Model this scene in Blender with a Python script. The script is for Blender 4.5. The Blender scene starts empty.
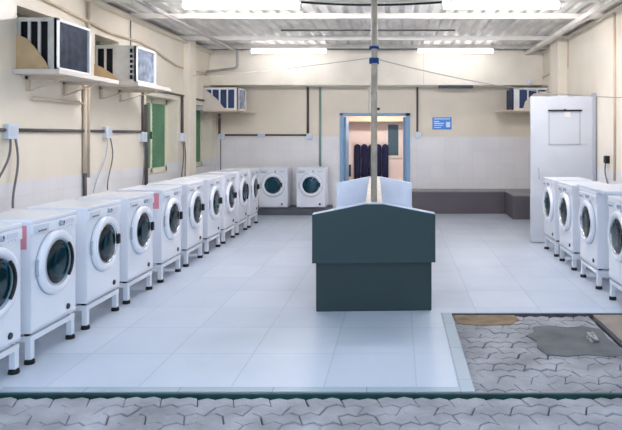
import bpy, bmesh, math, random
from mathutils import Vector, Matrix
R = math.radians
S = bpy.context.scene
COL = S.collection
random.seed(7)

# ------------------------------------------------------------------ camera, world, exposure
F = 600.0                                        # focal length in pixels of the 622 px frame
cd = bpy.data.cameras.new('camera'); cam = bpy.data.objects.new('camera', cd); COL.objects.link(cam)
cam.location = (0, 0, 1.63); cam.rotation_euler = (R(90), 0, 0)
cd.sensor_width = 36; cd.lens = F / 622 * 36
cd.shift_x = -(398 - 311) / 622; cd.shift_y = -80 / 622
cd.clip_start = .05
S.camera = cam
w = bpy.data.worlds.new('world'); S.world = w; w.use_nodes = True
wb = w.node_tree.nodes['Background']; wb.inputs[0].default_value = (.62, .78, 1.0, 1); wb.inputs[1].default_value = 0.53
S.view_settings.view_transform = 'Standard'; S.view_settings.look = 'None'
S.view_settings.exposure = 1.70; S.view_settings.gamma = 1; S.view_settings.use_curve_mapping = False
TUBE_POWER = 33.0                               # the row of tube lights in mid room
BACK_TUBE_POWER = 3.0                           # tubes dimmed by the bulkhead, and the unseen pair added in front
ROOM_POWER = 38.0

# ------------------------------------------------------------------ materials
def lin(c):
    return tuple(((v / 255) / 12.92 if v / 255 <= .04045 else ((v / 255 + .055) / 1.055) ** 2.4) for v in c) + (1,)

def mat(name, rgb, rough=.5, metal=0., var=0., vscale=3., bump=0., bscale=40., spec=.5, coat=0., trans=0., ior=1.45):
    m = bpy.data.materials.new(name); m.use_nodes = True
    nt = m.node_tree; b = nt.nodes['Principled BSDF']
    b.inputs['Base Color'].default_value = lin(rgb); b.inputs['Roughness'].default_value = rough
    b.inputs['Metallic'].default_value = metal; b.inputs['Specular IOR Level'].default_value = spec
    b.inputs['Coat Weight'].default_value = coat; b.inputs['Transmission Weight'].default_value = trans
    b.inputs['IOR'].default_value = ior
    tc = nt.nodes.new('ShaderNodeTexCoord')
    if var:
        n = nt.nodes.new('ShaderNodeTexNoise'); n.inputs['Scale'].default_value = vscale; n.inputs['Detail'].default_value = 5
        nt.links.new(tc.outputs['Object'], n.inputs['Vector'])
        r = nt.nodes.new('ShaderNodeValToRGB')
        r.color_ramp.elements[0].position = .3; r.color_ramp.elements[1].position = .7
        r.color_ramp.elements[0].color = lin([max(0, v * (1 - var)) for v in rgb]); r.color_ramp.elements[1].color = lin([min(255, v * (1 + var * .5)) for v in rgb])
        nt.links.new(n.outputs['Fac'], r.inputs['Fac']); nt.links.new(r.outputs['Color'], b.inputs['Base Color'])
    if bump:
        n2 = nt.nodes.new('ShaderNodeTexNoise'); n2.inputs['Scale'].default_value = bscale; n2.inputs['Detail'].default_value = 4
        nt.links.new(tc.outputs['Object'], n2.inputs['Vector'])
        bp = nt.nodes.new('ShaderNodeBump'); bp.inputs['Strength'].default_value = bump; bp.inputs['Distance'].default_value = .01
        nt.links.new(n2.outputs['Fac'], bp.inputs['Height']); nt.links.new(bp.outputs['Normal'], b.inputs['Normal'])
    return m

def emit(name, rgb, s):
    m = bpy.data.materials.new(name); m.use_nodes = True
    b = m.node_tree.nodes['Principled BSDF']
    b.inputs['Base Color'].default_value = lin(rgb); b.inputs['Emission Color'].default_value = lin(rgb); b.inputs['Emission Strength'].default_value = s
    return m

def tiles(name, c1, c2, grout, sx, sy, rough, axes='XY', offs=0., mortar=.004, patch=None, shift=(0, 0)):
    """tile grid laid out in world metres"""
    m = bpy.data.materials.new(name); m.use_nodes = True
    nt = m.node_tree; b = nt.nodes['Principled BSDF']; b.inputs['Roughness'].default_value = rough
    tc = nt.nodes.new('ShaderNodeTexCoord'); sp = nt.nodes.new('ShaderNodeSeparateXYZ'); cb = nt.nodes.new('ShaderNodeCombineXYZ')
    nt.links.new(tc.outputs['Object'], sp.inputs[0])
    for i in (0, 1):
        ad = nt.nodes.new('ShaderNodeMath'); ad.operation = 'ADD'; ad.inputs[1].default_value = 20 + shift[i]
        nt.links.new(sp.outputs[axes[i]], ad.inputs[0]); nt.links.new(ad.outputs[0], cb.inputs[i])
    br = nt.nodes.new('ShaderNodeTexBrick'); br.offset = offs; br.squash = 1
    br.inputs['Scale'].default_value = 1; br.inputs['Brick Width'].default_value = sx; br.inputs['Row Height'].default_value = sy
    br.inputs['Mortar Size'].default_value = mortar; br.inputs['Mortar Smooth'].default_value = .3
    br.inputs['Color1'].default_value = lin(c1); br.inputs['Color2'].default_value = lin(c2); br.inputs['Mortar'].default_value = lin(grout)
    nt.links.new(cb.outputs[0], br.inputs['Vector'])
    n = nt.nodes.new('ShaderNodeTexNoise'); n.inputs['Scale'].default_value = 1.7; n.inputs['Detail'].default_value = 6
    nt.links.new(tc.outputs['Object'], n.inputs['Vector'])
    mx = nt.nodes.new('ShaderNodeMix'); mx.data_type = 'RGBA'; mx.blend_type = 'MULTIPLY'; mx.inputs[0].default_value = .22
    rp = nt.nodes.new('ShaderNodeValToRGB'); rp.color_ramp.elements[0].position = .35; rp.color_ramp.elements[1].position = .65
    rp.color_ramp.elements[0].color = (.72, .74, .76, 1)
    nt.links.new(n.outputs['Fac'], rp.inputs[0]); nt.links.new(br.outputs['Color'], mx.inputs[6]); nt.links.new(rp.outputs['Color'], mx.inputs[7])
    nt.links.new(mx.outputs[2], b.inputs['Base Color'])
    return m

def two_tone(name, upper, lower, h, axes, sx=.3, sy=.3):
    """painted wall above the height h, tiled dado below it"""
    m = tiles(name, lower, [v - 4 for v in lower], [v - 14 for v in lower], sx, sy, .35, axes, mortar=.003)
    nt = m.node_tree; b = nt.nodes['Principled BSDF']
    src = b.inputs['Base Color'].links[0].from_socket
    tc = nt.nodes.new('ShaderNodeTexCoord'); sp = nt.nodes.new('ShaderNodeSeparateXYZ'); nt.links.new(tc.outputs['Object'], sp.inputs[0])
    gt = nt.nodes.new('ShaderNodeMath'); gt.operation = 'GREATER_THAN'; gt.inputs[1].default_value = h; nt.links.new(sp.outputs['Z'], gt.inputs[0])
    n = nt.nodes.new('ShaderNodeTexNoise'); n.inputs['Scale'].default_value = 1.2; n.inputs['Detail'].default_value = 6; nt.links.new(tc.outputs['Object'], n.inputs['Vector'])
    rp = nt.nodes.new('ShaderNodeValToRGB'); rp.color_ramp.elements[0].position = .3; rp.color_ramp.elements[1].position = .7
    rp.color_ramp.elements[0].color = lin([v * .95 for v in upper]); rp.color_ramp.elements[1].color = lin(upper)
    nt.links.new(n.outputs['Fac'], rp.inputs[0])
    mx = nt.nodes.new('ShaderNodeMix'); mx.data_type = 'RGBA'
    nt.links.new(gt.outputs[0], mx.inputs[0]); nt.links.new(src, mx.inputs[6]); nt.links.new(rp.outputs[0], mx.inputs[7])
    nt.links.new(mx.outputs[2], b.inputs['Base Color'])
    return m


CREAM = (246, 236, 217); DADO = (240, 237, 236)
M = {
 'wall_side': two_tone('cream_paint_over_dado_side', CREAM, DADO, 1.15, 'YZ'),
 'wall_back': two_tone('cream_paint_over_dado_back', (238, 226, 205), DADO, 1.60, 'XZ'),
 'cream': mat('cream_paint', CREAM, .6, var=.04, vscale=1.5, bump=.05),
 'beam': mat('beam_paint', (246, 238, 222), .6, var=.03),
 'floor': tiles('white_floor_tiles', (205, 214, 226), (197, 207, 221), (184, 194, 206), .6, .6, .26, mortar=.005, shift=(.28, .12)),
 'edge_tile': tiles('blue_grey_edge_tiles', (172, 186, 196), (166, 181, 192), (140, 152, 162), .6, .6, .25),
 'roof': mat('galvanised_sheet', (242, 239, 232), .35, metal=.12, var=.10, vscale=2),
 'steel_white': mat('white_painted_steel', (240, 234, 224), .45, var=.05),
 'machine': mat('white_enamel', (236, 239, 246), .28, coat=.2),
 'machine2': mat('pale_grey_plastic', (214, 220, 230), .35),
 'panelgrey': mat('grey_panel_plastic', (170, 180, 192), .35),
 'black': mat('black_plastic', (18, 19, 22), .4),
 'rubber': mat('black_rubber', (14, 14, 16), .7),
 'chrome': mat('chrome', (200, 206, 212), .15, metal=1),
 'drum': mat('drum_steel', (170, 208, 214), .4, metal=.3),
 'glass': mat('teal_tinted_glass', (150, 206, 216), .03, trans=1., ior=1.45),
 'pink': mat('pink_sticker', (226, 150, 165), .5),
 'stand': mat('white_stand_paint', (226, 230, 236), .4),
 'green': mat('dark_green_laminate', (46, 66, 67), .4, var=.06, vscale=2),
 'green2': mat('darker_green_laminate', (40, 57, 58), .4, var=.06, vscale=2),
 'paleblue': mat('pale_blue_laminate', (190, 203, 222), .35, var=.04),
 'ridge': mat('cream_laminate', (222, 214, 204), .45, var=.05),
 'pole': mat('worn_pole_paint', (178, 166, 148), .5, var=.15, vscale=8),
 'bluerope': mat('blue_rope', (18, 66, 122), .7),
 'rope': mat('grey_line', (196, 190, 184), .7),
 'bench': mat('charcoal_brown_laminate', (96, 90, 96), .45, var=.06, vscale=2),
 'benchtop': mat('bench_top', (150, 144, 146), .5, var=.05),
 'plinth': mat('dark_grey_plinth', (84, 88, 96), .5, var=.08),
 'doorframe': mat('blue_grey_door_paint', (140, 172, 204), .4, var=.05),
 'doorgrey': mat('pale_grey_door_paint', (205, 208, 214), .4, var=.04, vscale=1.5),
 'doorline': mat('door_panel_edge', (176, 180, 188), .4),
 'pinkwall': mat('peach_room_paint', (240, 226, 220), .6),
 'peach': mat('peach_lintel', (238, 206, 180), .6),
 'navy': mat('navy_cloth', (22, 28, 66), .85, bump=.3, bscale=25),
 'brown': mat('brown_cloth', (120, 78, 70), .85),
 'winglass': mat('dark_window_glass', (70, 92, 104), .08),
 'frame_white': mat('white_frame', (236, 232, 228), .4),
 'shutter': mat('green_shutter_paint', (96, 148, 112), .5, var=.08),
 'reveal': mat('cream_window_frame', (232, 226, 204), .5),
 'conduit': mat('grey_brown_conduit', (92, 84, 82), .5),
 'conduit_cream': mat('cream_pipe', (222, 204, 180), .5, var=.06),
 'pvc': mat('grey_pvc_pipe', (176, 172, 166), .4),
 'greenpipe': mat('pale_green_pipe', (142, 170, 160), .5),
 'cable': mat('grey_cable', (120, 116, 118), .6),
 'socket': mat('socket_plastic', (222, 228, 238), .4),
 'ac': mat('ac_casing', (214, 212, 206), .45, var=.08, vscale=6),
 'acwhite': mat('ac_white_edge', (236, 236, 236), .4),
 'acdark': mat('ac_inside', (22, 24, 30), .6),
 'coil': mat('condenser_fins', (78, 86, 102), .5, metal=.3, var=.2, vscale=12, bump=.4, bscale=90),
 'coil2': mat('condenser_fins_dusty', (172, 182, 196), .5, metal=.2, var=.25, vscale=10, bump=.4, bscale=90),
 'acblue': mat('ac_blue_louvre', (56, 76, 116), .5),
 'ply': mat('plywood', (206, 178, 138), .65, var=.10, vscale=4),
 'sign': mat('blue_sign', (66, 140, 222), .4),
 'signwhite': mat('sign_white', (214, 230, 246), .4),
 'navybar': mat('dark_navy_bar', (36, 44, 66), .4),
 'tube': emit('lit_fluorescent_tube', (250, 248, 255), TUBE_POWER),
 'tube_back': emit('lit_dimmed_tube', (250, 248, 255), BACK_TUBE_POWER),
 'tube_room': emit('room_fill_tube', (255, 244, 236), ROOM_POWER),
 'batten': mat('white_batten', (240, 240, 240), .4),
 'paver': mat('worn_grey_pavers', (160, 160, 164), .75, var=.20, vscale=3, bump=.5, bscale=60),
 'joint': mat('dark_soil_joint', (82, 80, 80), .95, var=.3, vscale=10),
 'cement': mat('cement_patch', (108, 110, 112), .85, var=.14, vscale=5, bump=.3),
 'sand': mat('brown_sand', (142, 122, 98), .95, var=.2, vscale=6, bump=.5),
 'slab': mat('tan_concrete', (150, 140, 130), .85, var=.14, vscale=4, bump=.3),
 'kerb': mat('dark_green_kerb_paint', (22, 62, 60), .4, var=.2, vscale=6),
 'rubble': mat('pale_rubble', (176, 170, 166), .9, var=.3, vscale=20, bump=.6),
 'hatch': mat('dark_hatch', (52, 52, 60), .5),
 'roomfloor': mat('room_floor', (190, 190, 196), .4),
}

# ------------------------------------------------------------------ mesh building helpers
class MB:
    def __init__(s): s.bm = bmesh.new()
    def box(s, x0, x1, y0, y1, z0, z1, bev=0., seg=2):
        ret = bmesh.ops.create_cube(s.bm, size=1)
        vs = ret['verts']
        for v in vs:
            v.co = Vector(((x0 + x1) / 2 + v.co.x * (x1 - x0), (y0 + y1) / 2 + v.co.y * (y1 - y0), (z0 + z1) / 2 + v.co.z * (z1 - z0)))
        if bev:
            es = list({e for v in vs for e in v.link_edges})
            bmesh.ops.bevel(s.bm, geom=es, offset=bev, segments=seg, profile=.5, affect='EDGES')
        return s
    def prism(s, poly, a, b, axis='y', bev=0.):
        """poly of 2D points extruded from a to b along axis"""
        def P(p, t):
            return {'y': (p[0], t, p[1]), 'x': (t, p[0], p[1]), 'z': (p[0], p[1], t)}[axis]
        v0 = [s.bm.verts.new(P(p, a)) for p in poly]; v1 = [s.bm.verts.new(P(p, b)) for p in poly]
        n = len(poly); fs = [s.bm.faces.new(v0), s.bm.faces.new(v1[::-1])]
        for i in range(n): fs.append(s.bm.faces.new((v0[i], v1[i], v1[(i + 1) % n], v0[(i + 1) % n])))
        bmesh.ops.recalc_face_normals(s.bm, faces=fs)
        if bev:
            bmesh.ops.bevel(s.bm, geom=list({e for f in fs for e in f.edges}), offset=bev, segments=2, profile=.5, affect='EDGES')
        return s
    def tube(s, pts, r, seg=10, cap=True):
        pts = [Vector(p) for p in pts]; rings = []
        up = Vector((0, 0, 1)); last = None
        for i, p in enumerate(pts):
            d = (pts[min(i + 1, len(pts) - 1)] - pts[max(i - 1, 0)]).normalized()
            u = d.cross(up) if last is None else last - d * last.dot(d)
            if u.length < 1e-3: u = d.cross(Vector((1, 0, 0)))
            u.normalize(); last = u; v = d.cross(u)
            rr = r[i] if isinstance(r, (list, tuple)) else r
            rings.append([s.bm.verts.new(p + (u * math.cos(2 * math.pi * k / seg) + v * math.sin(2 * math.pi * k / seg)) * rr) for k in range(seg)])
        fs = []
        for a, b in zip(rings, rings[1:]):
            for k in range(seg): fs.append(s.bm.faces.new((a[k], a[(k + 1) % seg], b[(k + 1) % seg], b[k])))
        if cap: fs.append(s.bm.faces.new(rings[0][::-1])); fs.append(s.bm.faces.new(rings[-1]))
        bmesh.ops.recalc_face_normals(s.bm, faces=fs)
        for f in fs[:len(fs) - 2 if cap else len(fs)]: f.smooth = True
        return s
    def lathe(s, prof, c, axis='y', seg=40, closed=True):
        """profile of (radius, offset) spun about an axis through c; closed joins the last ring to the first"""
        c = Vector(c); rings = []
        for (r, t) in prof:
            ring = []
            if r < 1e-5: rings.append([s.bm.verts.new(c + {'y': Vector((0, t, 0)), 'z': Vector((0, 0, t)), 'x': Vector((t, 0, 0))}[axis])]); continue
            for k in range(seg):
                a = 2 * math.pi * k / seg; ca, sa = math.cos(a) * r, math.sin(a) * r
                ring.append(s.bm.verts.new(c + {'y': Vector((ca, t, sa)), 'z': Vector((ca, sa, t)), 'x': Vector((t, ca, sa))}[axis]))
            rings.append(ring)
        pairs = list(zip(rings, rings[1:])) + ([(rings[-1], rings[0])] if closed else [])
        fs = []
        for a, b in pairs:
            for k in range(seg):
                k2 = (k + 1) % seg
                if len(a) == 1 and len(b) == 1: break
                if len(a) == 1: fs.append(s.bm.faces.new((a[0], b[k], b[k2])))
                elif len(b) == 1: fs.append(s.bm.faces.new((a[k], b[0], a[k2])))
                else: fs.append(s.bm.faces.new((a[k], b[k], b[k2], a[k2])))
        bmesh.ops.recalc_face_normals(s.bm, faces=fs)
        for f in fs: f.smooth = True
        return s
    def build(s, name, m, parent=None, loc=None):
        me = bpy.data.meshes.new(name); s.bm.to_mesh(me); s.bm.free()
        for p in me.polygons:
            pass
        me.materials.append(m if not isinstance(m, str) else M[m])
        o = bpy.data.objects.new(name, me); COL.objects.link(o)
        if parent: o.parent = parent
        if loc: o.location = loc
        return o

def tag(o, label, cat, group=None):
    o['label'] = label; o['category'] = cat
    if group: o['group'] = group
    return o
def thing(name, label, cat, loc=(0, 0, 0), rz=0., group=None):
    o = bpy.data.objects.new(name, None); COL.objects.link(o); o.location = loc; o.rotation_euler = (0, 0, rz)
    o.empty_display_size = .1
    return tag(o, label, cat, group)
def struct(o):
    o['kind'] = 'structure'; return o
def dup(o, parent=None):
    c = o.copy(); COL.objects.link(c)
    if parent: c.parent = parent
    for ch in list(o.children): dup(ch, c)
    return c
def place(root, first, loc, rz, label, group=None):
    r = root if first else dup(root)
    r.location = loc; r.rotation_euler = (0, 0, rz); r['label'] = label
    if group: r['group'] = group
    elif 'group' in r: del r['group']
    return r
def slab_with_holes(mb, axis, t0, t1, a0, a1, z0, z1, holes):
    """wall between a0..a1 (its run), z0..z1, thickness t0..t1, with rectangular holes (a0,a1,z0,z1)"""
    xs = sorted({a0, a1, *[h[0] for h in holes], *[h[1] for h in holes]}); zs = sorted({z0, z1, *[h[2] for h in holes], *[h[3] for h in holes]})
    vv = {}
    def V(t, a, z):
        k = (t, a, z)
        if k not in vv: vv[k] = mb.bm.verts.new((t, a, z) if axis == 'x' else (a, t, z))
        return vv[k]
    solid = lambda i, j: 0 <= i < len(xs) - 1 and 0 <= j < len(zs) - 1 and not any(h[0] <= xs[i] and xs[i + 1] <= h[1] and h[2] <= zs[j] and zs[j + 1] <= h[3] for h in holes)
    fs = []
    for i in range(len(xs) - 1):
        for j in range(len(zs) - 1):
            if not solid(i, j): continue
            a, b, c, d = xs[i], xs[i + 1], zs[j], zs[j + 1]
            for t in (t0, t1): fs.append(mb.bm.faces.new((V(t, a, c), V(t, b, c), V(t, b, d), V(t, a, d))))
            if not solid(i - 1, j): fs.append(mb.bm.faces.new((V(t0, a, c), V(t1, a, c), V(t1, a, d), V(t0, a, d))))
            if not solid(i + 1, j): fs.append(mb.bm.faces.new((V(t0, b, c), V(t1, b, c), V(t1, b, d), V(t0, b, d))))
            if not solid(i, j - 1): fs.append(mb.bm.faces.new((V(t0, a, c), V(t1, a, c), V(t1, b, c), V(t0, b, c))))
            if not solid(i, j + 1): fs.append(mb.bm.faces.new((V(t0, a, d), V(t1, a, d), V(t1, b, d), V(t0, b, d))))
    bmesh.ops.recalc_face_normals(mb.bm, faces=fs)
    return mb

XL, XR, YB, ZT = -3.9, 3.0, 12.9, 3.385         # left wall, right wall, back wall, wall top
GZ = -.022                                       # paving level, the tiled platform is at 0

# ------------------------------------------------------------------ setting
fl = MB(); fl.prism([(XL, 3.35), (-2.55, 3.35), (-2.55, 3.88), (.39, 3.88), (.39, 5.50), (XR, 5.50), (XR, YB), (XL, YB)], -.2, 0, 'z')
struct(fl.build('floor', 'floor'))
t1 = MB(); t1.prism([(-2.55, 3.81), (.49, 3.81), (.49, 5.50), (.39, 5.50), (.39, 3.88), (-2.55, 3.88)], -.2, .001, 'z')
struct(t1.build('trim_1', 'edge_tile'))
rs = MB(); rs.box(.49, XR, 5.485, 5.50, -.2, -.004); struct(rs.build('trim_7', 'joint'))
k = MB(); k.box(-2.55, XR + 1, 3.785, 3.81, -.2, -.004, .004)
struct(k.build('kerb', 'kerb'))
k2 = MB(); k2.box(1.735, 1.775, 3.80, 5.28, -.2, GZ + .022, .006)
struct(k2.build('kerb', 'hatch'))
g = MB(); g.box(-9, 9, -5, 5.485, -.3, -.045)
struct(g.build('ground', 'joint'))

def pavers():
    mb = MB(); W_, D_ = .225, .1125; rnd = random.Random(3)
    def tri(u): u = u - math.floor(u); return (4 * u - 1) if u < .5 else (3 - 4 * u)
    def warp(x, y): return (x + .020 * tri(y / D_ * .5 + .25), y + .018 * tri(x / W_ * 2))
    rows = int(7.4 / D_)
    for r in range(rows):
        y0 = -1.85 + r * D_
        for c in range(-18, 19):
            x0 = c * W_ + (W_ / 2 if r % 2 else 0)
            xm, ym = x0 + W_ / 2, y0 + D_ / 2
            if ym > 5.46 or abs(xm) > 4.1: continue
            if ym < 3.79: lim = (-9, 9, -9, 3.782)
            elif xm < .42 or xm > 1.85: continue
            else: lim = (.493, 1.732, 3.813, 5.482)
            g_ = .0012 + rnd.random() ** 3 * .007
            pts = []
            n = 4
            for i in range(n): pts.append((x0 + g_ + (W_ - 2 * g_) * i / n, y0 + g_))
            for i in range(2): pts.append((x0 + W_ - g_, y0 + g_ + (D_ - 2 * g_) * i / 2))
            for i in range(n): pts.append((x0 + W_ - g_ - (W_ - 2 * g_) * i / n, y0 + D_ - g_))
            for i in range(2): pts.append((x0 + g_, y0 + D_ - g_ - (D_ - 2 * g_) * i / 2))
            pts = [warp(*p) for p in pts]
            pts = [(min(max(p[0], lim[0]), lim[1]), min(max(p[1], lim[2]), lim[3])) for p in pts]
            if max(p[0] for p in pts) - min(p[0] for p in pts) < .03 or max(p[1] for p in pts) - min(p[1] for p in pts) < .02: continue
            pts = [p for i, p in enumerate(pts) if math.dist(p, pts[i - 1]) > .0015]
            cx = sum(p[0] for p in pts) / len(pts); cy = sum(p[1] for p in pts) / len(pts)
            z = GZ + rnd.uniform(-.006, .002); tx, ty = rnd.uniform(-.03, .03), rnd.uniform(-.04, .04)
            zz = lambda p: z + (p[0] - cx) * tx + (p[1] - cy) * ty
            top = [mb.bm.verts.new((cx + (p[0] - cx) * .97, cy + (p[1] - cy) * .955, zz(p))) for p in pts]
            mid = [mb.bm.verts.new((p[0], p[1], zz(p) - .005)) for p in pts]
            bot = [mb.bm.verts.new((p[0], p[1], -.05)) for p in pts]
            mb.bm.faces.new(top); m_ = len(pts)
            for i in range(m_):
                j = (i + 1) % m_
                mb.bm.faces.new((mid[i], mid[j], top[j], top[i])); mb.bm.faces.new((bot[i], bot[j], mid[j], mid[i]))
    return mb
struct(pavers().build('paving', 'paver'))
cp = MB(); cp.prism([(1.12, 4.50), (1.25, 4.47), (1.42, 4.50), (1.58, 4.46), (1.70, 4.48), (1.72, 4.66), (1.70, 4.86), (1.72, 5.08), (1.60, 5.17), (1.45, 5.14), (1.30, 5.19), (1.16, 5.15), (1.14, 5.02), (1.05, 4.93), (1.11, 4.80), (1.08, 4.66)], -.1, GZ + .006, 'z'); struct(cp.build('cement_patch', 'cement'))
sp = MB(); sp.prism([(.52, 5.24), (.72, 5.19), (.98, 5.22), (1.08, 5.34), (1.06, 5.49), (.50, 5.49)], -.1, GZ + .008, 'z'); struct(sp.build('sand_strip', 'sand'))
sl = MB(); sl.prism([(1.78, 3.9), (2.98, 3.9), (2.98, 5.49), (1.78, 5.49)], -.1, GZ + .010, 'z'); struct(sl.build('concrete_slab', 'slab'))

# left wall, with the two window openings and the holes of three air conditioners
acL = [(6.14, 6.84, 2.30, 2.96), (7.72, 8.38, 2.31, 2.93), (12.02, 12.66, 2.13, 2.62)]
wins = [(9.29, 10.62, 1.0, 2.25), (11.52, 12.52, 1.0, 2.22)]
lw = MB(); slab_with_holes(lw, 'x', XL - .26, XL, 3.3, YB + .2, -.2, ZT, acL + wins)
struct(lw.build('wall_left', 'wall_side'))
ob = MB(); ob.box(XL - .75, XL - .70, 3.3, YB + .2, -.2, ZT).box(XL - .75, XL - .26, 3.3, YB + .2, ZT - .05, ZT).box(XL - .75, XL - .26, 3.3, 3.35, -.2, ZT).box(XL - .75, XL - .26, YB + .15, YB + .2, -.2, ZT); struct(ob.build('light_block_left', 'cream'))  # unseen box added to keep light out of the left wall openings
acR = [(12.05, 12.70, 2.13, 2.62)]
rw = MB(); slab_with_holes(rw, 'x', XR, XR + .26, 3.3, YB + .2, -.2, ZT, acR)
struct(rw.build('wall_right', 'wall_side'))
ob = MB(); ob.box(XR + .70, XR + .75, 3.3, YB + .2, -.2, ZT).box(XR + .26, XR + .75, 3.3, YB + .2, ZT - .05, ZT).box(XR + .26, XR + .75, 3.3, 3.35, -.2, ZT).box(XR + .26, XR + .75, YB + .15, YB + .2, -.2, ZT); struct(ob.build('light_block_right', 'cream'))  # same unseen light-blocking box added behind the right wall
DX0, DX1, DZ = -1.25, .26, 2.10
bw = MB(); slab_with_holes(bw, 'y', YB, YB + .2, XL - .26, XR + .26, -.2, ZT, [(DX0, DX1, 0, DZ)])
struct(bw.build('wall_back', 'wall_back'))
be = MB(); be.box(XL, XR, 12.4, YB, 2.66, ZT, .01); struct(be.build('bulkhead', 'beam'))
cr = MB(); cr.box(.525, .535, 12.394, 12.4, 2.66, 3.30); struct(cr.build('trim_2', 'conduit_cream'))
p = MB(); p.box(XL, -3.785, 10.9, 11.25, 0, ZT, .006); struct(p.build('pilaster', 'cream'))
p = MB(); p.box(2.83, XR, 10.62, 11.2, 0, ZT, .006); struct(p.build('pilaster', 'cream'))

# roof of trapezoidal sheet on purlins
rf = MB(); xs = []; x = -4.3
while x < 3.6:
    xs += [(x, 0), (x + .10, 0), (x + .13, .04), (x + .17, .04)]; x += .20
lo = [[rf.bm.verts.new((a, y, 3.42 + h)) for a, h in xs] for y in (2.9, 13.2)]
hi = [[rf.bm.verts.new((a, y, 3.423 + h)) for a, h in xs] for y in (2.9, 13.2)]
for i in range(len(xs) - 1):
    rf.bm.faces.new((lo[0][i], lo[1][i], lo[1][i + 1], lo[0][i + 1])); rf.bm.faces.new((hi[0][i], hi[0][i + 1], hi[1][i + 1], hi[1][i]))
struct(rf.build('ceiling', 'roof'))
for y in (3.4, 5.6, 7.7, 8.85, 10.85, 11.9):
    pl = MB(); pl.box(XL - .1, XR + .1, y - .025, y + .025, 3.345, 3.42, .004); pl.box(XL - .1, XR + .1, y + .02, y + .06, 3.345, 3.352)
    struct(pl.build('purlin', 'steel_white'))
for xx in (2.62, ):
    pl = MB(); pl.box(xx, xx + .09, 3.0, 12.4, 3.28, 3.345, .006); struct(pl.build('trim_3', 'steel_white'))
fs_ = MB(); fs_.box(XL, XL + .10, 3.3, 12.4, 3.30, 3.345, .004); struct(fs_.build('trim_4', 'cream'))
fs_ = MB(); fs_.box(XR - .05, XR, 3.3, 12.4, 3.32, 3.345, .004); struct(fs_.build('trim_5', 'cream'))

# windows in the left wall
for n, (a, b, c, d) in enumerate(wins):
    W = MB(); X = XL - .22
    W.box(X - .03, X + .03, a, a + .07, c, d).box(X - .03, X + .03, b - .07, b, c, d).box(X - .03, X + .03, a, b, c, c + .08).box(X - .03, X + .03, a, b, d - .09, d).box(X - .03, X + .03, (a + b) / 2 - .03, (a + b) / 2 + .03, c, d)
    wf = struct(W.build('window_%d' % (n + 1), 'reveal'))
    for s, (a2, b2) in enumerate(((a + .07, (a + b) / 2 - .03), ((a + b) / 2 + .03, b - .07))):
        sh = MB(); sh.box(X - .02, X + .015, a2, b2, c + .08, d - .09)
        for i in range(14):
            z = c + .12 + i * (d - c - .25) / 13; sh.box(X + .01, X + .024, a2 + .05, b2 - .05, z - .014, z + .014)
        sh.build('shutter', 'shutter', wf)
    MB().box(X + .03, X + .05, (a + b) / 2 - .05, (a + b) / 2 - .03, (c + d) / 2 - .06, (c + d) / 2 + .06).build('latch', 'black', wf)

# back door frame and the room behind
D = MB()
D.box(DX0, DX0 + .07, YB - .03, YB + .2, 0, DZ, .006).box(DX1 - .10, DX1, YB - .03, YB + .2, 0, DZ, .006).box(DX0, DX1, YB - .03, YB + .2, DZ - .06, DZ, .006)
df = struct(D.build('door_1', 'doorframe'))
for xx in (DX0 + .07, DX1 - .145):
    MB().box(xx, xx + .045, YB + .2, YB + .95, .02, DZ - .08, .004).build('door_leaf', 'doorframe', df)
RY = 15.6
rb = MB(); rb.box(-2.6, 1.6, RY, RY + .1, -.1, 2.7); rb.box(-2.7, -2.6, YB + .2, RY, -.1, 2.7); rb.box(1.6, 1.7, YB + .2, RY, -.1, 2.7); struct(rb.build('wall_room', 'pinkwall'))
rb = MB(); rb.box(-2.6, 1.6, YB + .2, RY, 2.6, 2.7); struct(rb.build('ceiling_room', 'pinkwall'))
rb = MB(); rb.box(-2.6, 1.6, YB, RY, -.1, 0); struct(rb.build('floor_room', 'roomfloor'))
rb = MB(); rb.box(-2.6, 1.6, RY - .5, RY, 1.97, 2.6); struct(rb.build('trim_6', 'peach'))
W = MB(); W.box(-.31, .07, RY - .05, RY, 1.04, 1.96); wf = struct(W.build('window_3', 'frame_white'))
MB().box(-.26, .01, RY - .058, RY - .045, 1.10, 1.90).build('window_pane', 'winglass', wf)
tl = thing('room_fill_light', 'added unseen tube lamp lighting the room behind the blue door frame', 'light', (-.4, 13.9, 2.6))  # lamp added out of sight to light the back room
MB().box(-.6, .6, -.04, .04, -.05, 0, .005).build('batten', 'batten', tl)
MB().tube([(-.57, 0, -.075), (.57, 0, -.075)], .025, 12).build('tube', 'tube_room', tl)

# grey steel door standing open on the right, at right angles to the wall
Y0 = 9.05
D = MB(); D.box(2.0, 2.985, Y0, Y0 + .045, .015, 2.215, .006)
dg = struct(D.build('door_2', 'doorgrey'))
d2 = MB()
for (a, b, c, d) in ((2.27, 2.285, 1.48, 2.0), (2.735, 2.75, 1.48, 2.0), (2.27, 2.75, 1.48, 1.495)):
    d2.box(a, b, Y0 - .008, Y0, c, d)
d2.build('raised_panel_edge', 'doorline', dg)
MB().tube([(2.26, Y0 - .02, 2.0), (2.77, Y0 - .02, 2.0)], .012, 8).box(2.5, 2.53, Y0 - .035, Y0, 1.985, 2.02).build('door_bolt', 'black', dg)
MB().box(2.50, 2.60, Y0 - .012, Y0, 1.89, 1.985, .01).build('lock_plate', 'frame_white', dg)
MB().tube([(2.12, Y0 - .03, .98), (2.12, Y0 - .05, 1.0), (2.12, Y0 - .05, 1.12), (2.12, Y0 - .03, 1.14)], .01, 8).build('door_pull', 'doorline', dg)
MB().box(2.935, 2.985, Y0 - .02, Y0 + .055, .01, 2.26, .006).build('hinge_post', 'doorline', dg)

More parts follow.
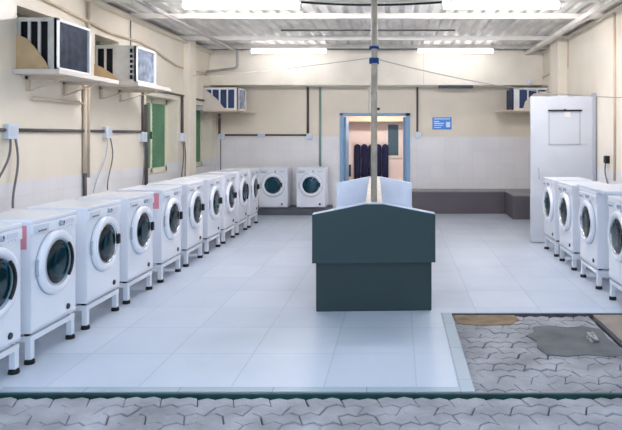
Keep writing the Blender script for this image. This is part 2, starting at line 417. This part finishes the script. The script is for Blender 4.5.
# ------------------------------------------------------------------ fluorescent lights
def light_proto(tm):
    t = thing('fluorescent_light', '', 'light', group='fluorescent tubes under the roof')
    MB().box(-.76, .76, -.04, .04, -.022, 0, .004).build('batten', 'batten', t)
    MB().prism([(-.045, -.022), (.045, -.022), (.048, -.05), (.038, -.078), (.014, -.09), (-.014, -.09), (-.038, -.078), (-.048, -.05)], -.735, .735, 'x').build('tube_cover', tm, t)
    for s in (-1, 1): MB().box(s * .75 - .014, s * .75 + .014, -.05, .05, -.094, -.02, .004).build('end_cap', 'batten', t)
    return t
LP, LB = light_proto('tube'), light_proto('tube_back')
for i, (x, y, lab) in enumerate(((-2.0, 7.7, 'nearer left lit tube light, above the left machines'), (1.32, 7.7, 'nearer right lit tube light, right of the pole'),
                                 (-2.16, 11.9, 'farther left lit tube light close to the bulkhead'), (1.14, 11.9, 'farther right lit tube light close to the bulkhead'),
                                 (-2.0, 3.4, 'left added tube light, out of view at the open front edge of the roof'), (1.32, 3.4, 'right added tube light, out of view at the open front edge of the roof'))):  # front pair is unseen, added for brighter and more even light
    place(LB if i >= 2 else LP, i in (0, 2), (x, y, 3.345), 0, lab, 'fluorescent tubes under the roof')

# ------------------------------------------------------------------ washing machines and their stands
def hole_panel(mb, x0, x1, z0, z1, cx, cz, r, yf, seg=40):
    """front panel with a round hole"""
    inn, out = [], []
    for k in range(seg):
        a = 2 * math.pi * k / seg; c, s_ = math.cos(a), math.sin(a)
        inn.append(mb.bm.verts.new((cx + r * c, yf, cz + r * s_)))
        tx = ((x1 - cx) / c) if c > 1e-6 else ((x0 - cx) / c if c < -1e-6 else 1e9)
        tz = ((z1 - cz) / s_) if s_ > 1e-6 else ((z0 - cz) / s_ if s_ < -1e-6 else 1e9)
        t = min(tx, tz); out.append(mb.bm.verts.new((cx + t * c, yf, cz + t * s_)))
    fs = []
    cor = {}
    for k in range(seg):
        j = (k + 1) % seg
        a, b = out[k].co, out[j].co
        face = [inn[k], out[k]]
        if abs(a.x - b.x) > 1e-5 and abs(a.z - b.z) > 1e-5:
            cxn = x1 if max(a.x, b.x) > x1 - 1e-4 else x0; czn = z1 if max(a.z, b.z) > z1 - 1e-4 else z0
            face.append(mb.bm.verts.new((cxn, yf, czn)))
        face += [out[j], inn[j]]
        fs.append(mb.bm.faces.new(face))
    bmesh.ops.recalc_face_normals(mb.bm, faces=fs)
    return mb
HW, HD, MH = .295, .25, .83
def machine_proto(variant=0):
    t = thing('washing_machine', '', 'washing machine')
    c = MB()
    zc = .475
    # shell: sides, back, bottom, front panel with the round opening
    c.box(-HW, -HW + .012, -HD, HD, .02, MH - .03, .004).box(HW - .012, HW, -HD, HD, .02, MH - .03, .004).box(-HW + .01, HW - .01, HD - .012, HD, .02, MH - .03).box(-HW + .01, HW - .01, -HD, HD, .02, .04)
    hole_panel(c, -HW + .002, HW - .002, .02, MH - .03, 0, zc, .185, -HD)
    c.build('cabinet', 'machine', t)
    for sx in (-1, 1):
        for sy in (-1, 1): MB().lathe([(0, 0), (.022, 0), (.022, .022), (0, .022)], (sx * .25, sy * .2, 0), 'z', 14, False).build('foot', 'rubber', t)
    MB().box(-HW - .004, HW + .004, -HD - .012, HD + .004, MH - .035, MH, .010).build('lid', 'machine', t)
    pan = MB().box(-HW + .002, HW - .002, -HD - .014, -HD + .004, .715, MH - .036, .005).build('control_panel', 'machine', t)
    dr = MB().box(-HW + .018, -HW + .19, -HD - .022, -HD - .012, .728, .785, .006).build('detergent_drawer', 'machine2', t)
    MB().box(-HW + .05, -HW + .155, -HD - .026, -HD - .02, .737, .748, .003).build('drawer_grip', 'cable', dr)
    kn = MB().lathe([(0, -.03), (.017, -.03), (.021, 0), (0, 0)], (.05, -HD - .013, .757), 'y', 24, False).build('dial', 'panelgrey', t)
    MB().box(.047, .053, -HD - .047, -HD - .042, .757, .778).build('pointer', 'black', kn)
    MB().box(.13, .24, -HD - .018, -HD - .013, .740, .775, .003).build('display', 'machine2', t)
    for i in range(3): MB().lathe([(0, -.006), (.006, -.006), (.006, 0), (0, 0)], (.14 + i * .035, -HD - .013, .727), 'y', 12, False).build('button', 'machine2', t)
    # door: white ring, chrome inner ring, glass bowl, handle, hinge
    d = MB().lathe([(.240, .002), (.240, -.018), (.232, -.034), (.212, -.044), (.190, -.040), (.176, -.028), (.172, 0.0)], (0, -HD, zc), 'y', 48).build('door', 'machine', t)
    MB().lathe([(.178, -.026), (.176, -.036), (.168, -.036), (.162, -.02), (.164, -.004), (.174, -.004)], (0, -HD, zc), 'y', 48).build('inner_ring', 'chrome' if variant == 0 else 'panelgrey', d)
    MB().lathe([(.168, -.022), (.150, -.030), (.09, -.036), (0, -.038), (0, -.030), (.09, -.028), (.145, -.02), (.150, .04), (.11, .06), (0, .066), (0, .072), (.115, .066), (.160, .045), (.166, -.01)], (0, -HD, zc), 'y', 40, True).build('door_glass', 'glass', d)
    if variant == 0:
        MB().box(.150, .196, -HD - .058, -HD - .034, zc - .035, zc + .055, .008).build('door_handle', 'black', d)
    else:
        MB().tube([(.165 * math.cos(a), -HD - .046, zc + .165 * math.sin(a)) for a in [R(-48 + 12 * i) for i in range(9)]], .012, 8).build('door_handle', 'black', d)
    MB().box(-.252, -.225, -HD - .02, -HD - .004, zc - .06, zc + .06, .004).build('hinge', 'panelgrey', d)
    MB().lathe([(.238, -.003), (.246, -.003), (.246, 0), (.238, 0)], (0, -HD - .0005, zc), 'y', 40).build('door_shade_ring', 'panelgrey', t)  # thin grey ring standing in for shade round the door rim
    # drum seen through the glass
    MB().lathe([(.184, .0), (.184, .05), (.20, .08), (.20, .36), (0, .37), (0, .36), (.19, .35), (.19, .08), (.176, .05)], (0, -HD + .001, zc), 'y', 36, True).build('drum', 'drum', t)
    f = MB().lathe([(0, -.008), (.020, -.008), (.024, 0), (0, 0)], (.18, -HD - .001, .085), 'y', 20, False).build('filter_cap', 'hatch', t)
    return t
def sticker(t, dx=0):
    """pink sticker on the near side, at the top front corner"""
    MB().box(-HW - .0015, -HW + .001, -HD + .03, -HD + .13, .62, .79).build('sticker', 'pink', t)
def stand_proto():
    t = thing('machine_stand', '', 'stand')
    f = MB(); z0, z1 = .158, .198
    for s in (-1, 1):
        f.box(-.29, .29, s * .225 - .02, s * .225 + .02, z0, z1, .003); f.box(s * .27 - .02, s * .27 + .02, -.21, .21, z0, z1, .003)
    f.build('frame', 'stand', t)
    for sx in (-1, 1):
        for sy in (-1, 1):
            l = MB().box(sx * .265 - .022, sx * .265 + .022, sy * .222 - .022, sy * .222 + .022, .03, z0 + .002, .003).build('leg', 'stand', t)
            MB().lathe([(0, 0), (.034, 0), (.036, .012), (.030, .034), (0, .034)], (sx * .265, sy * .222, 0), 'z', 18, False).build('rubber_foot', 'rubber', l)
    return t
m0 = machine_proto(0); m1 = machine_proto(1); st0 = stand_proto()
# m1 first used at the nearest full machine, m0 for the rest
used = {'m0': True, 'm1': True, 'st': True}
LX = -2.62 - HD + .02
ords = ['nearest', 'second', 'third', 'fourth', 'fifth', 'sixth', 'seventh', 'eighth', 'ninth', 'tenth']
ly = [3.84, 4.545, 5.31, 6.07, 6.90, 7.70, 8.50, 9.28, 10.06, 10.84]
for i, y in enumerate(ly):
    key = 'm1' if i in (0, 1, 8) else 'm0'
    if i == 0: lab = 'nearest white front loader of the left row, cut by the photo edge'
    elif i == 1: lab = 'second white front loader of the left row, biggest fully shown, arched door handle'
    elif i == 9: lab = 'last white front loader of the left row, next to the back corner'
    else: lab = '%s white front loader of the left row counted from the front' % ords[i]
    a = place(m1 if key == 'm1' else m0, used[key], (LX, y, .198), R(90), lab, 'front loading washers along the left wall'); used[key] = False
    if i in (1, 4): sticker(a)
    lab = 'white steel stand on black feet under the %s washer of the left row' % (ords[i] if i < 9 else 'last')
    place(st0, used['st'], (LX, y, 0), R(90), lab, 'stands under the left washers'); used['st'] = False
RX = 2.12 + HD - .02
ry = [8.32, 7.51, 6.62, 5.68]
rords = ['farthest', 'second farthest', 'third farthest', 'nearest']
for i, y in enumerate(ry):
    lab = ['farthest front loader of the right row, against the grey steel door', 'second front loader of the right row counted from the grey steel door', 'front loader of the right row with a white board on top', 'nearest front loader of the right row, cut by the photo edge'][i]
    place(m0, False, (RX, y, .198), R(-90), lab, 'front loading washers along the right wall')
    lab = 'white steel stand under ' + ['the farthest right row washer beside the grey door', 'the second right row washer from the grey door', 'the right row washer that carries a board', 'the nearest right row washer at the photo edge'][i]
    place(st0, False, (RX, y, 0), R(-90), lab, 'stands under the right washers')
for i, (x, lab) in enumerate(((-2.555, 'left of the two washers facing forward on the dark back plinth'), (-1.78, 'right of the two washers facing forward on the dark back plinth'))):
    place(m0, False, (x, 12.27 + HD, .13), 0, lab, 'washers on the back plinth')
tag(MB().box(-3.0, -1.40, 12.2, YB - .01, 0, .13, .008).build('plinth', 'plinth'), 'low dark grey plinth carrying the two forward facing washers', 'plinth')
bd = tag(MB().box(2.085, 2.67, 6.06, 7.0, 1.028, 1.062, .008).build('loose_board', 'machine2'), 'loose white board lying on top of a right row washer', 'board')

# ------------------------------------------------------------------ green folding counter with its centre divider and pole
T = thing('laundry_counter', 'dark green double sided counter with gabled end panels and centre divider', 'counter', (-.22, 5.5, 0), R(2.2))
L_ = 3.66
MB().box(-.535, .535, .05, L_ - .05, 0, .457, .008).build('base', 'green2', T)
gab = [(-.565, .457), (.565, .457), (.565, .905), (.085, 1.0), (-.085, 1.0), (-.565, .905)]
for (a, b, c, d) in ((.012, .13, 0, .012), (L_ - .13, L_ - .012, L_ - .012, L_)):
    e = MB().prism(gab, a, b, 'y', .004).build('end_panel', 'paleblue', T)
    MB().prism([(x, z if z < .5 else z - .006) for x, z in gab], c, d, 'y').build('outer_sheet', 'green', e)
MB().box(-.08, .08, .13, L_ - .13, .457, .998, .008).build('divider', 'ridge', T)
for s in (-1, 1):
    MB().box(min(s * .08, s * .565), max(s * .08, s * .565), .13, L_ - .13, .457, .56, .008).build('worktop', 'paleblue', T)
py = 5.5 + .2; px = -.22 - .2 * math.tan(R(2.2))
P = thing('pole', 'slim grey beige post rising from the green counter to the roof', 'post', (px, py, 0))
MB().tube([(0, 0, .998), (0, 0, 1.6), (0.004, 0, 2.4), (0, 0, 3.40)], .030, 16).build('shaft', 'pole', P)
MB().lathe([(.034, 0), (.034, .02), (.030, .02), (.030, 0)], (0, 0, 2.02), 'z', 16).build('collar', 'pole', P)
for nm, z, hh in (('tall', 2.335, .05), ('low', 2.46, .012)):
    rnd = random.Random(5); pts = [(.040 * math.cos(a * .7), .040 * math.sin(a * .7), z - hh / 2 + hh * a / 40) for a in range(41)]
    rk = MB().tube(pts, .009, 7).build('rope_coil', 'bluerope', P); rk['label'] = ('thick' if nm == 'tall' else 'thin upper') + ' blue rope coil wound round the pole'
pipe_cord = [(px - .034, py - .01, 2.12), (px - .05, py - .012, 2.06), (px - .044, py - .012, 1.98), (px - .052, py - .012, 1.90), (px - .040, py - .012, 1.84)]
tag(MB().tube(pipe_cord, .005, 6).build('cord', 'rope'), 'short loose cord hanging on the left side of the pole', 'cord')
MB().box(.027, .055, -.012, .012, 1.865, 1.89, .003).build('hook', 'black', P)
def sag(p, q, s, n=24):
    p, q = Vector(p), Vector(q); return [p.lerp(q, i / n) - Vector((0, 0, s * 4 * (i / n) * (1 - i / n))) for i in range(n + 1)]
tag(MB().tube(sag((px + .053, py, 2.345), (2.99, 7.1, 2.07), .10), .005, 6).build('clothes_line', 'rope'), 'grey clothes line sagging from the pole to the right wall', 'line')
tag(MB().tube(sag((px - .053, py, 2.36), (-3.78, 11.05, 2.72), .03), .004, 6).build('clothes_line', 'rope'), 'thin line from the pole back to the left wall pilaster', 'line')

# ------------------------------------------------------------------ dark bench along the back wall
B = thing('bench', 'low charcoal bench with a raised return along the back wall', 'bench', (.27, 12.43, 0))
poly = [(0, 0), (1.95, 0), (1.95, -.83), (2.725, -.83), (2.725, .465), (0, .465)]
MB().prism(poly, 0, .445, 'z', .006).build('base', 'bench', B)
MB().prism([(0, -.01), (1.94, -.01), (1.94, -.84), (2.725, -.84), (2.725, .465), (0, .465)], .445, .475, 'z', .006).build('seat_slab', 'benchtop', B)

# ------------------------------------------------------------------ air conditioners on shelves
def ac_unit(name_lab, X, y0, y1, z0, z1, side, coil, wallx, slots, grille='acwhite', front=.085, inside='acdark', rungs=False, body='ac'):
    """window air conditioner; side=+1 faces +X (left wall), -1 faces -X (right wall)"""
    yc = (y0 + y1) / 2; W_ = y1 - y0; H_ = z1 - z0
    t = thing('air_conditioner', name_lab, 'air conditioner', (X, yc, z0))
    def bx(mb, u0, u1, a, b, c, d, bev=0.):   # u runs back from the outer face into the wall
        xa, xb = sorted((-side * u0, -side * u1)); return mb.box(xa, xb, a, b, c, d, bev)
    dep = abs(X - wallx) + .2
    c = MB(); h = W_ / 2
    k = h - .0145
    bx(c, .001, dep - .001, -k, k, 0, .015); bx(c, .001, dep - .001, -k, k, H_ - .015, H_); bx(c, dep - .016, dep - .001, -k, k, .016, H_ - .016)
    step = (abs(X - wallx) - front) / slots
    for s in (-1, 1):
        ya, yb = (-h, -h + .014) if s < 0 else (h - .014, h)
        bx(c, 0, dep, ya, yb, 0, .04); bx(c, 0, dep, ya, yb, H_ - .04, H_)      # bottom and top rails
        edges = [0, .03] if rungs else [0, front]
        bx(c, edges[0], edges[1], ya, yb, .04, H_ - .04)
        if rungs:
            bx(c, .085, front, ya, yb, .04, H_ - .04)
            for q in range(1, 6): bx(c, .03, .085, ya, yb, .04 + q * (H_ - .08) / 6 - .012, .04 + q * (H_ - .08) / 6 + .012)
        for q in range(slots): bx(c, front + step * (q + 1) - .028, front + step * (q + 1), ya, yb, .04, H_ - .04)
        bx(c, front + step * slots, dep, ya, yb, .04, H_ - .04)
    c.build('casing', body, t)
    b = MB(); bx(b, .06, dep - .03, -h + .05, h - .05, .03, H_ - .03, .01); b.build('inner_body', inside, t)
    co = MB(); bx(co, .022, .06, -h + .03, h - .03, .03, H_ - .03)
    for i in range(26):
        yy = -h + .05 + i * (W_ - .1) / 25; bx(co, .016, .024, yy - .004, yy + .004, .035, H_ - .035)
    co.build('condenser', coil, t)
    f = MB(); e = -.006
    bx(f, e, .03, -h, -h + .05, 0, H_, .004); bx(f, e, .03, h - .03, h, 0, H_, .004); bx(f, e, .03, -h, h, H_ - .03, H_, .004); bx(f, e, .03, -h, h, 0, .03, .004)
    f.build('frame', grille, t)
    return t
ac_unit('nearest window air conditioner on the left wall, dark blue condenser', -3.5, 6.15, 6.83, 2.30, 2.835, 1, 'coil', XL, 3, front=.09)
ac_unit('second air conditioner on the left wall with a pale dusty condenser', -3.375, 7.73, 8.37, 2.31, 2.785, 1, 'coil2', XL, 2, front=.30, rungs=True)
ac_unit('air conditioner in the back left corner below the bulkhead, blue and white louvres', -3.2, 12.03, 12.65, 2.13, 2.58, 1, 'coil2', XL, 4, 'acwhite', inside='acblue', body='acwhite')
ac_unit('air conditioner on the right wall above the grey door, by the bulkhead end', 2.30, 12.06, 12.69, 2.13, 2.58, -1, 'coil', XR, 3, 'acblue', front=.14, inside='acblue', body='acwhite')
def shelf(label, xw, xf, y0, y1, z, th=.05, br=()):
    t = thing('wall_shelf', label, 'shelf', (xw, (y0 + y1) / 2, z))
    d = xf - xw; a, b = sorted((0, d)); yc = (y0 + y1) / 2; s = 1 if d > 0 else -1
    MB().box(a, b, y0 - yc, y1 - yc, -th, 0, .006).build('board', 'conduit_cream' if th < .04 else 'ridge', t)
    for y in br:
        k = MB(); q = y - yc
        k.box(min(0, s * .03), max(0, s * .03), q - .02, q + .02, -th - .16, -th)
        k.box(min(0, d * .85), max(0, d * .85), q - .02, q + .02, -th - .035, -th)
        k.prism([(s * .0, -th - .16), (s * .035, -th - .16), (d * .85, -th - .02), (d * .85 - s * .05, -th - .02)], q - .012, q + .012, 'y')
        k.build('bracket', 'conduit_cream', t)
    return t
shelf('long cream shelf under the nearest air conditioner', XL, -3.42, 6.06, 7.36, 2.299, .05, (6.3, 7.0))
shelf('cream shelf under the second left air conditioner', XL, -3.30, 7.62, 8.72, 2.309, .05, (7.85, 8.4))
shelf('thin shelf under the corner air conditioner on the left', XL, -3.05, 11.92, 12.78, 2.129, .03, (12.2,))
shelf('thin shelf under the right wall air conditioner', XR, 2.06, 11.98, 12.78, 2.129, .03, (12.25,))
def gusset(label, pts, y, m='ply'):
    return tag(MB().prism(pts, y - .012, y, 'y').build('plywood_brace', m), label, 'brace')
gusset('plywood triangle beside the nearest air conditioner', [(XL + .001, 2.30), (-3.57, 2.30), (-3.60, 2.38), (-3.72, 2.54), (-3.80, 2.62), (XL + .001, 2.66)], 6.135)
gusset('plywood triangle beside the second left air conditioner', [(XL + .001, 2.31), (-3.56, 2.31), (-3.68, 2.42), (-3.80, 2.50), (XL + .001, 2.54)], 7.71)
gusset('pale triangle board beside the corner air conditioner', [(XL + .001, 2.13), (-3.45, 2.13), (-3.62, 2.35), (XL + .001, 2.58)], 12.01, 'ridge')
gusset('pale triangle board beside the right wall air conditioner', [(XR - .001, 2.13), (2.50, 2.13), (2.55, 2.30), (2.72, 2.46), (XR - .001, 2.52)], 12.04, 'ridge')

# ------------------------------------------------------------------ pipes, conduits, sockets and cables
def lp(x, y, X=XL + .03):        # a point at distance X on the left wall for a pixel of the photograph
    d = 398 - x; return (X, -X * 600 / d, 1.63 + (135 - y) / d * -X)
def pipe(name, label, pts, r, m, cat='pipe', seg=10): return tag(MB().tube(pts, r, seg).build(name, m), label, cat)
c = .022
pipe('ceiling_pipe', 'grey pipe running under the roof along the left side and dropping at the bulkhead', [(-3.24, 3.2, 3.31), (-3.24, 11.75, 3.31), (-3.24, 12.05, 3.31), (-3.24, 12.1, 3.29), (-3.24, 12.1, 3.22), (-3.24, 12.1, 3.03), (-3.26, 12.1, 2.99), (-3.32, 12.1, 2.97), (-3.86, 12.1, 2.91)], .026, 'pvc')
cp_ = [(45, 0), (60, 7), (85, 20), (110, 33), (126, 38), (140, 42), (155, 50), (166, 58), (176, 65), (183, 68)]
pipe('wall_cable', 'thick brown cable dipping along the upper left wall past the air conditioners', [(XL + .03, 4.9, 3.2)] + [lp(*q) for q in cp_], .018, 'conduit_cream', 'cable')
for a, b, lab in ((3.6, 5.915, 'dark horizontal conduit on the left wall before the nearest socket box'), (6.085, 7.905, 'dark horizontal conduit on the left wall between the first two socket boxes'), (8.075, 9.035, 'short dark horizontal conduit between second socket box and first window')):
    pipe('conduit', lab, [(XL + c, a, 1.68), (XL + c, b, 1.68)], .019, 'conduit', 'conduit')
pipe('conduit', 'dark vertical conduit left of the first green window', [(XL + c, 9.12, 1.68), (XL + c, 9.12, 2.33)], .02, 'conduit', 'conduit')
pipe('conduit', 'dark vertical conduit on the edge of the first green window', [(XL + c, 9.24, .8), (XL + c, 9.24, 2.1)], .028, 'conduit', 'conduit')
pipe('conduit', 'dark horizontal conduit above the first green window', [(XL + c, 8.8, 2.34), (XL + c, 10.86, 2.34)], .016, 'conduit', 'conduit')
pipe('conduit', 'dark vertical conduit just left of the wall pilaster', [(XL + c, 10.78, 1.66), (XL + c, 10.78, 2.33)], .026, 'conduit', 'conduit')
pipe('conduit', 'dark horizontal conduit above the second green window', [(XL + c, 11.3, 2.32), (XL + c, 11.98, 2.32)], .018, 'conduit', 'conduit')
pipe('conduit', 'dark vertical conduit in the back left corner', [(XL + .07, YB - .03, 1.64), (XL + .07, YB - .03, 2.62)], .026, 'conduit', 'conduit')
for a, b, lab in ((XL + .185, -3.01, 'dark horizontal conduit on the back wall starting in the left corner'), (-2.85, -1.965, 'dark horizontal conduit on the back wall ending above the right plinth washer')):
    pipe('conduit', lab, [(a, YB - c, 1.63), (b, YB - c, 1.63)], .020, 'conduit', 'conduit')
pipe('conduit', 'dark vertical conduit on the back wall above the right plinth washer', [(-1.935, YB - c, 1.65), (-1.935, YB - c, 2.655)], .026, 'conduit', 'conduit')
pipe('conduit', 'dark vertical conduit right of the blue door frame', [(.415, YB - c, 1.70), (.415, YB - c, 2.655)], .022, 'conduit', 'conduit')
pipe('wall_pipe', 'pale green pipe on the back wall left of the door', [(-1.67, YB - .03, .9), (-1.67, YB - .03, 2.655)], .024, 'greenpipe')
pipe('wall_pipe', 'left cream pipe of the pair between the first two air conditioners', [(XL + .03, 7.42, 1.16), (XL + .03, 7.42, 2.25)], .026, 'conduit_cream')
pipe('wall_pipe', 'right cream pipe of the pair, rising past the air conditioners to the roof', [(XL + .03, 7.50, 1.10), (XL + .03, 7.50, 3.29)], .020, 'conduit_cream')
pipe('wall_pipe', 'dark lower pipe on the dado below the pair of cream pipes', [(XL + .03, 7.42, .6), (XL + .03, 7.42, 1.155)], .022, 'conduit')
pipe('wall_pipe', 'cream pipe crossing the wall under the nearest air conditioner', [(XL + .03, 6.35, 2.02), (XL + .03, 7.36, 2.02)], .02, 'conduit_cream')
pipe('wall_pipe', 'thin vertical pipe above the second left air conditioner', [(XL + .015, 8.72, 2.78), (XL + .015, 8.72, 3.29)], .008, 'cable')
pipe('wall_pipe', 'cream pipe beside the pilaster near the ceiling pipe', [(-3.87, 11.27, 2.82), (-3.87, 12.08, 2.86)], .025, 'conduit_cream')
pipe('conduit', 'cream vertical conduit on the right wall near the photo edge', [(XR - .016, 8.27, 1.0), (XR - .016, 8.27, 3.31)], .016, 'conduit_cream', 'conduit')
pipe('conduit', 'cream conduit crossing the right wall by the pilaster', [(XR - .012, 12.38, 2.82), (XR - .012, 11.23, 2.84)], .014, 'conduit_cream', 'conduit')
pipe('conduit', 'thin vertical conduit at the near edge of the right pilaster', [(XR - .012, 10.55, 2.82), (XR - .012, 10.55, 3.31)], .012, 'conduit_cream', 'conduit')
pipe('conduit', 'thin dark conduit hung under the roof between the two tube rows', [(-1.95, 10.0, 3.375), (.95, 10.0, 3.375)], .014, 'conduit', 'conduit')
pipe('ceiling_cable', 'black cable drooping between the two nearer tube lights', sag((-1.24, 7.68, 3.33), (.56, 7.68, 3.33), .035), .014, 'black', 'cable', 8)
pipe('ceiling_cable', 'dark cable drooping between the two farther tube lights', sag((-1.40, 11.87, 3.33), (.38, 11.87, 3.33), -.0), .012, 'conduit', 'cable', 8)

def socket(label, loc, face, w=.13, h=.15, dark=False):
    t = thing('socket_box', label, 'socket', loc)
    x, y = face
    b = MB()
    if x: b.box(min(0, x * .06), max(0, x * .06), -w / 2, w / 2, -h / 2, h / 2, .008)
    else: b.box(-w / 2, w / 2, -.06, 0, -h / 2, h / 2, .008)
    b.build('box', 'black' if dark else 'socket', t)
    s = MB()
    if x: s.box(min(x * .058, x * .066), max(x * .058, x * .066), -w * .32, w * .32, -h * .32, h * .32, .003)
    else: s.box(-w * .32, w * .32, -.066, -.058, -h * .32, h * .32, .003)
    s.build('cover_plate', 'machine2' if not dark else 'hatch', t)
    return t
SX = XL + .045
for lab, y, z in (('pale socket box on the left wall above the two nearest washers', 6.0, 1.665), ('pale socket box on the left wall between pipe pair and first window', 7.99, 1.665), ('pale socket box at the left edge of the first green window', 9.12, 1.60), ('pale socket box left of the wall pilaster', 10.78, 1.59)):
    socket(lab, (XL, y, z), (1, 0), .16, .15)
socket('pale socket box in the back left corner', (XL + .12, YB, 1.60), (0, -1), .12, .12)
socket('pale socket box halfway along the back wall conduit', (-2.93, YB, 1.63), (0, -1), .15, .09)
socket('pale socket box at the right end of the back wall conduit', (-1.90, YB, 1.60), (0, -1), .12, .12)
socket('white switch box on the back wall right of the door', (.43, YB, 1.63), (0, -1), .12, .13)
socket('black socket on the right wall near the photo edge', (XR, 8.54, 1.28), (-1, 0), .10, .11, True)
def hang(label, a, b, amp=.05, m='cable', r=.011):
    a, b = Vector(a), Vector(b); n = 14
    pts = [a.lerp(b, i / n) + Vector((0, amp * math.sin(i / n * math.pi * 1.6), 0)) for i in range(n + 1)]
    return pipe('hanging_cable', label, pts, r, m, 'cable', 7)
hang('left of two cables hanging below the nearest socket box', (XL + .05, 5.96, 1.59), (XL + .06, 5.72, 1.05))
hang('right of two cables hanging below the nearest socket box', (XL + .05, 6.04, 1.59), (XL + .06, 6.02, .9), .04)
hang('left of two cables hanging below the second socket box', (XL + .05, 7.95, 1.59), (XL + .06, 7.62, .9), .06, 'panelgrey', .007)
hang('right of two cables hanging below the second socket box', (XL + .05, 8.03, 1.59), (XL + .06, 8.0, .9), .07, 'cable', .008)
hang('cable hanging below the socket box by the first green window', (XL + .05, 9.08, 1.53), (XL + .06, 9.06, .8), .03)
hang('left cable hanging below the socket box by the pilaster', (XL + .05, 10.74, 1.51), (XL + .06, 10.7, .8), .05)
hang('right cable hanging below the socket box by the pilaster', (XL + .05, 10.82, 1.51), (XL + .06, 10.86, .8), .03)
hang('cable hanging below the corner socket box', (XL + .10, YB - .05, 1.54), (XL + .10, YB - .05, .8), .0)
hang('cable hanging below the black socket on the right wall', (XR - .05, 8.52, 1.23), (XR - .06, 8.42, .85), .05)

# ------------------------------------------------------------------ small things on the back wall
SG = thing('wall_sign', 'small blue notice with white marks on the back wall', 'sign', (.945, YB, 1.88))
MB().box(-.205, .205, -.012, 0, -.13, .13, .003).build('panel', 'sign', SG)
s = MB()
for (a, b, c2, d2_) in ((-.17, .17, .085, .105), (-.17, -.06, .03, .05), (-.17, .04, -.01, .01), (-.17, .02, -.05, -.035), (-.17, -.02, -.095, -.08)): s.box(a, b, -.015, -.011, c2, d2_)
s.build('white_lines', 'signwhite', SG)
MB().box(.085, .175, -.016, -.011, -.085, .03).build('white_square', 'signwhite', SG)
tag(MB().box(.84, 1.56, 12.44, 12.52, 2.60, 2.66, .01).build('lamp_bar', 'navybar'), 'dark navy bar fixed under the bulkhead above the blue notice', 'bar')
sc = thing('wall_sensor', 'small white dome on the bulkhead at its right end', 'sensor', (2.70, 12.40, 2.70))
MB().box(-.05, .05, -.02, 0, -.04, .04, .006).build('mount', 'machine', sc)
MB().lathe([(0, -.085), (.03, -.078), (.05, -.055), (.055, -.02), (0, -.02)], (0, 0, 0), 'y', 20, False).build('dome', 'machine', sc)

# things in the room behind the door
cr_ = thing('coat_rail', 'rail on the far room wall with dark clothing hung from it', 'rail', (-.7, RY, 1.42))
MB().tube([(-.46, -.10, -.01), (.46, -.10, -.01)], .010, 8).build('bar', 'frame_white', cr_)
for q in (-.45, .45): MB().tube([(q, -.10, -.01), (q, 0, -.01)], .010, 8).build('support', 'conduit', cr_)
for i in range(5):
    x = -1.05 + i * .18
    prof = [(.05, 1.378), (.084, 1.35), (.086, 1.28), (.084, 1.0), (.084, .7), (.084, .45)]
    g_ = MB(); rings = []
    rnd = random.Random(i)
    for (w_, z) in [(.012, 1.395)] + [(max(a, .012), b) for a, b in prof]:
        ring = []
        for k_ in range(14):
            a = 2 * math.pi * k_ / 14; f_ = 1 + (.03 * math.sin(3 * a + i) if z < 1.3 else 0)
            ring.append(g_.bm.verts.new((x + w_ * f_ * math.cos(a), RY - .10 + (min(w_, .075)) * f_ * math.sin(a) * .9, z + rnd.uniform(-.004, .004))))
        rings.append(ring)
    for a, b in zip(rings, rings[1:]):
        for k_ in range(14): g_.bm.faces.new((a[k_], a[(k_ + 1) % 14], b[(k_ + 1) % 14], b[k_])).smooth = True
    g_.bm.faces.new(rings[0][::-1]); g_.bm.faces.new(rings[-1])
    bmesh.ops.recalc_face_normals(g_.bm, faces=g_.bm.faces)
    tag(g_.build('garment', 'navy'), 'dark navy garment hanging beyond the door, %s from the left' % ['first', 'second', 'third', 'fourth', 'fifth'][i], 'clothing', 'dark clothing in the back room')
tag(MB().box(-1.34, -1.22, RY - .04, RY, .55, .86, .006).build('wall_hatch', 'hatch'), 'small dark upright hatch low on the far room wall', 'hatch')

# lump of rubble on the cement patch
rb = MB(); bmesh.ops.create_icosphere(rb.bm, subdivisions=3, radius=1)
rnd = random.Random(11)
for v in rb.bm.verts:
    n = 1 + .22 * math.sin(v.co.x * 5 + 1) * math.cos(v.co.y * 4) + .12 * math.sin(v.co.z * 7 + v.co.x * 3)
    v.co = Vector((v.co.x * .035 * n, v.co.y * .07 * n, max(-.02, v.co.z * .035 * n)))
tag(rb.build('rubble', 'rubble', loc=(1.56, 4.82, GZ + .006 + .02)), 'small pale lump of rubble on the cement patch', 'rubble')
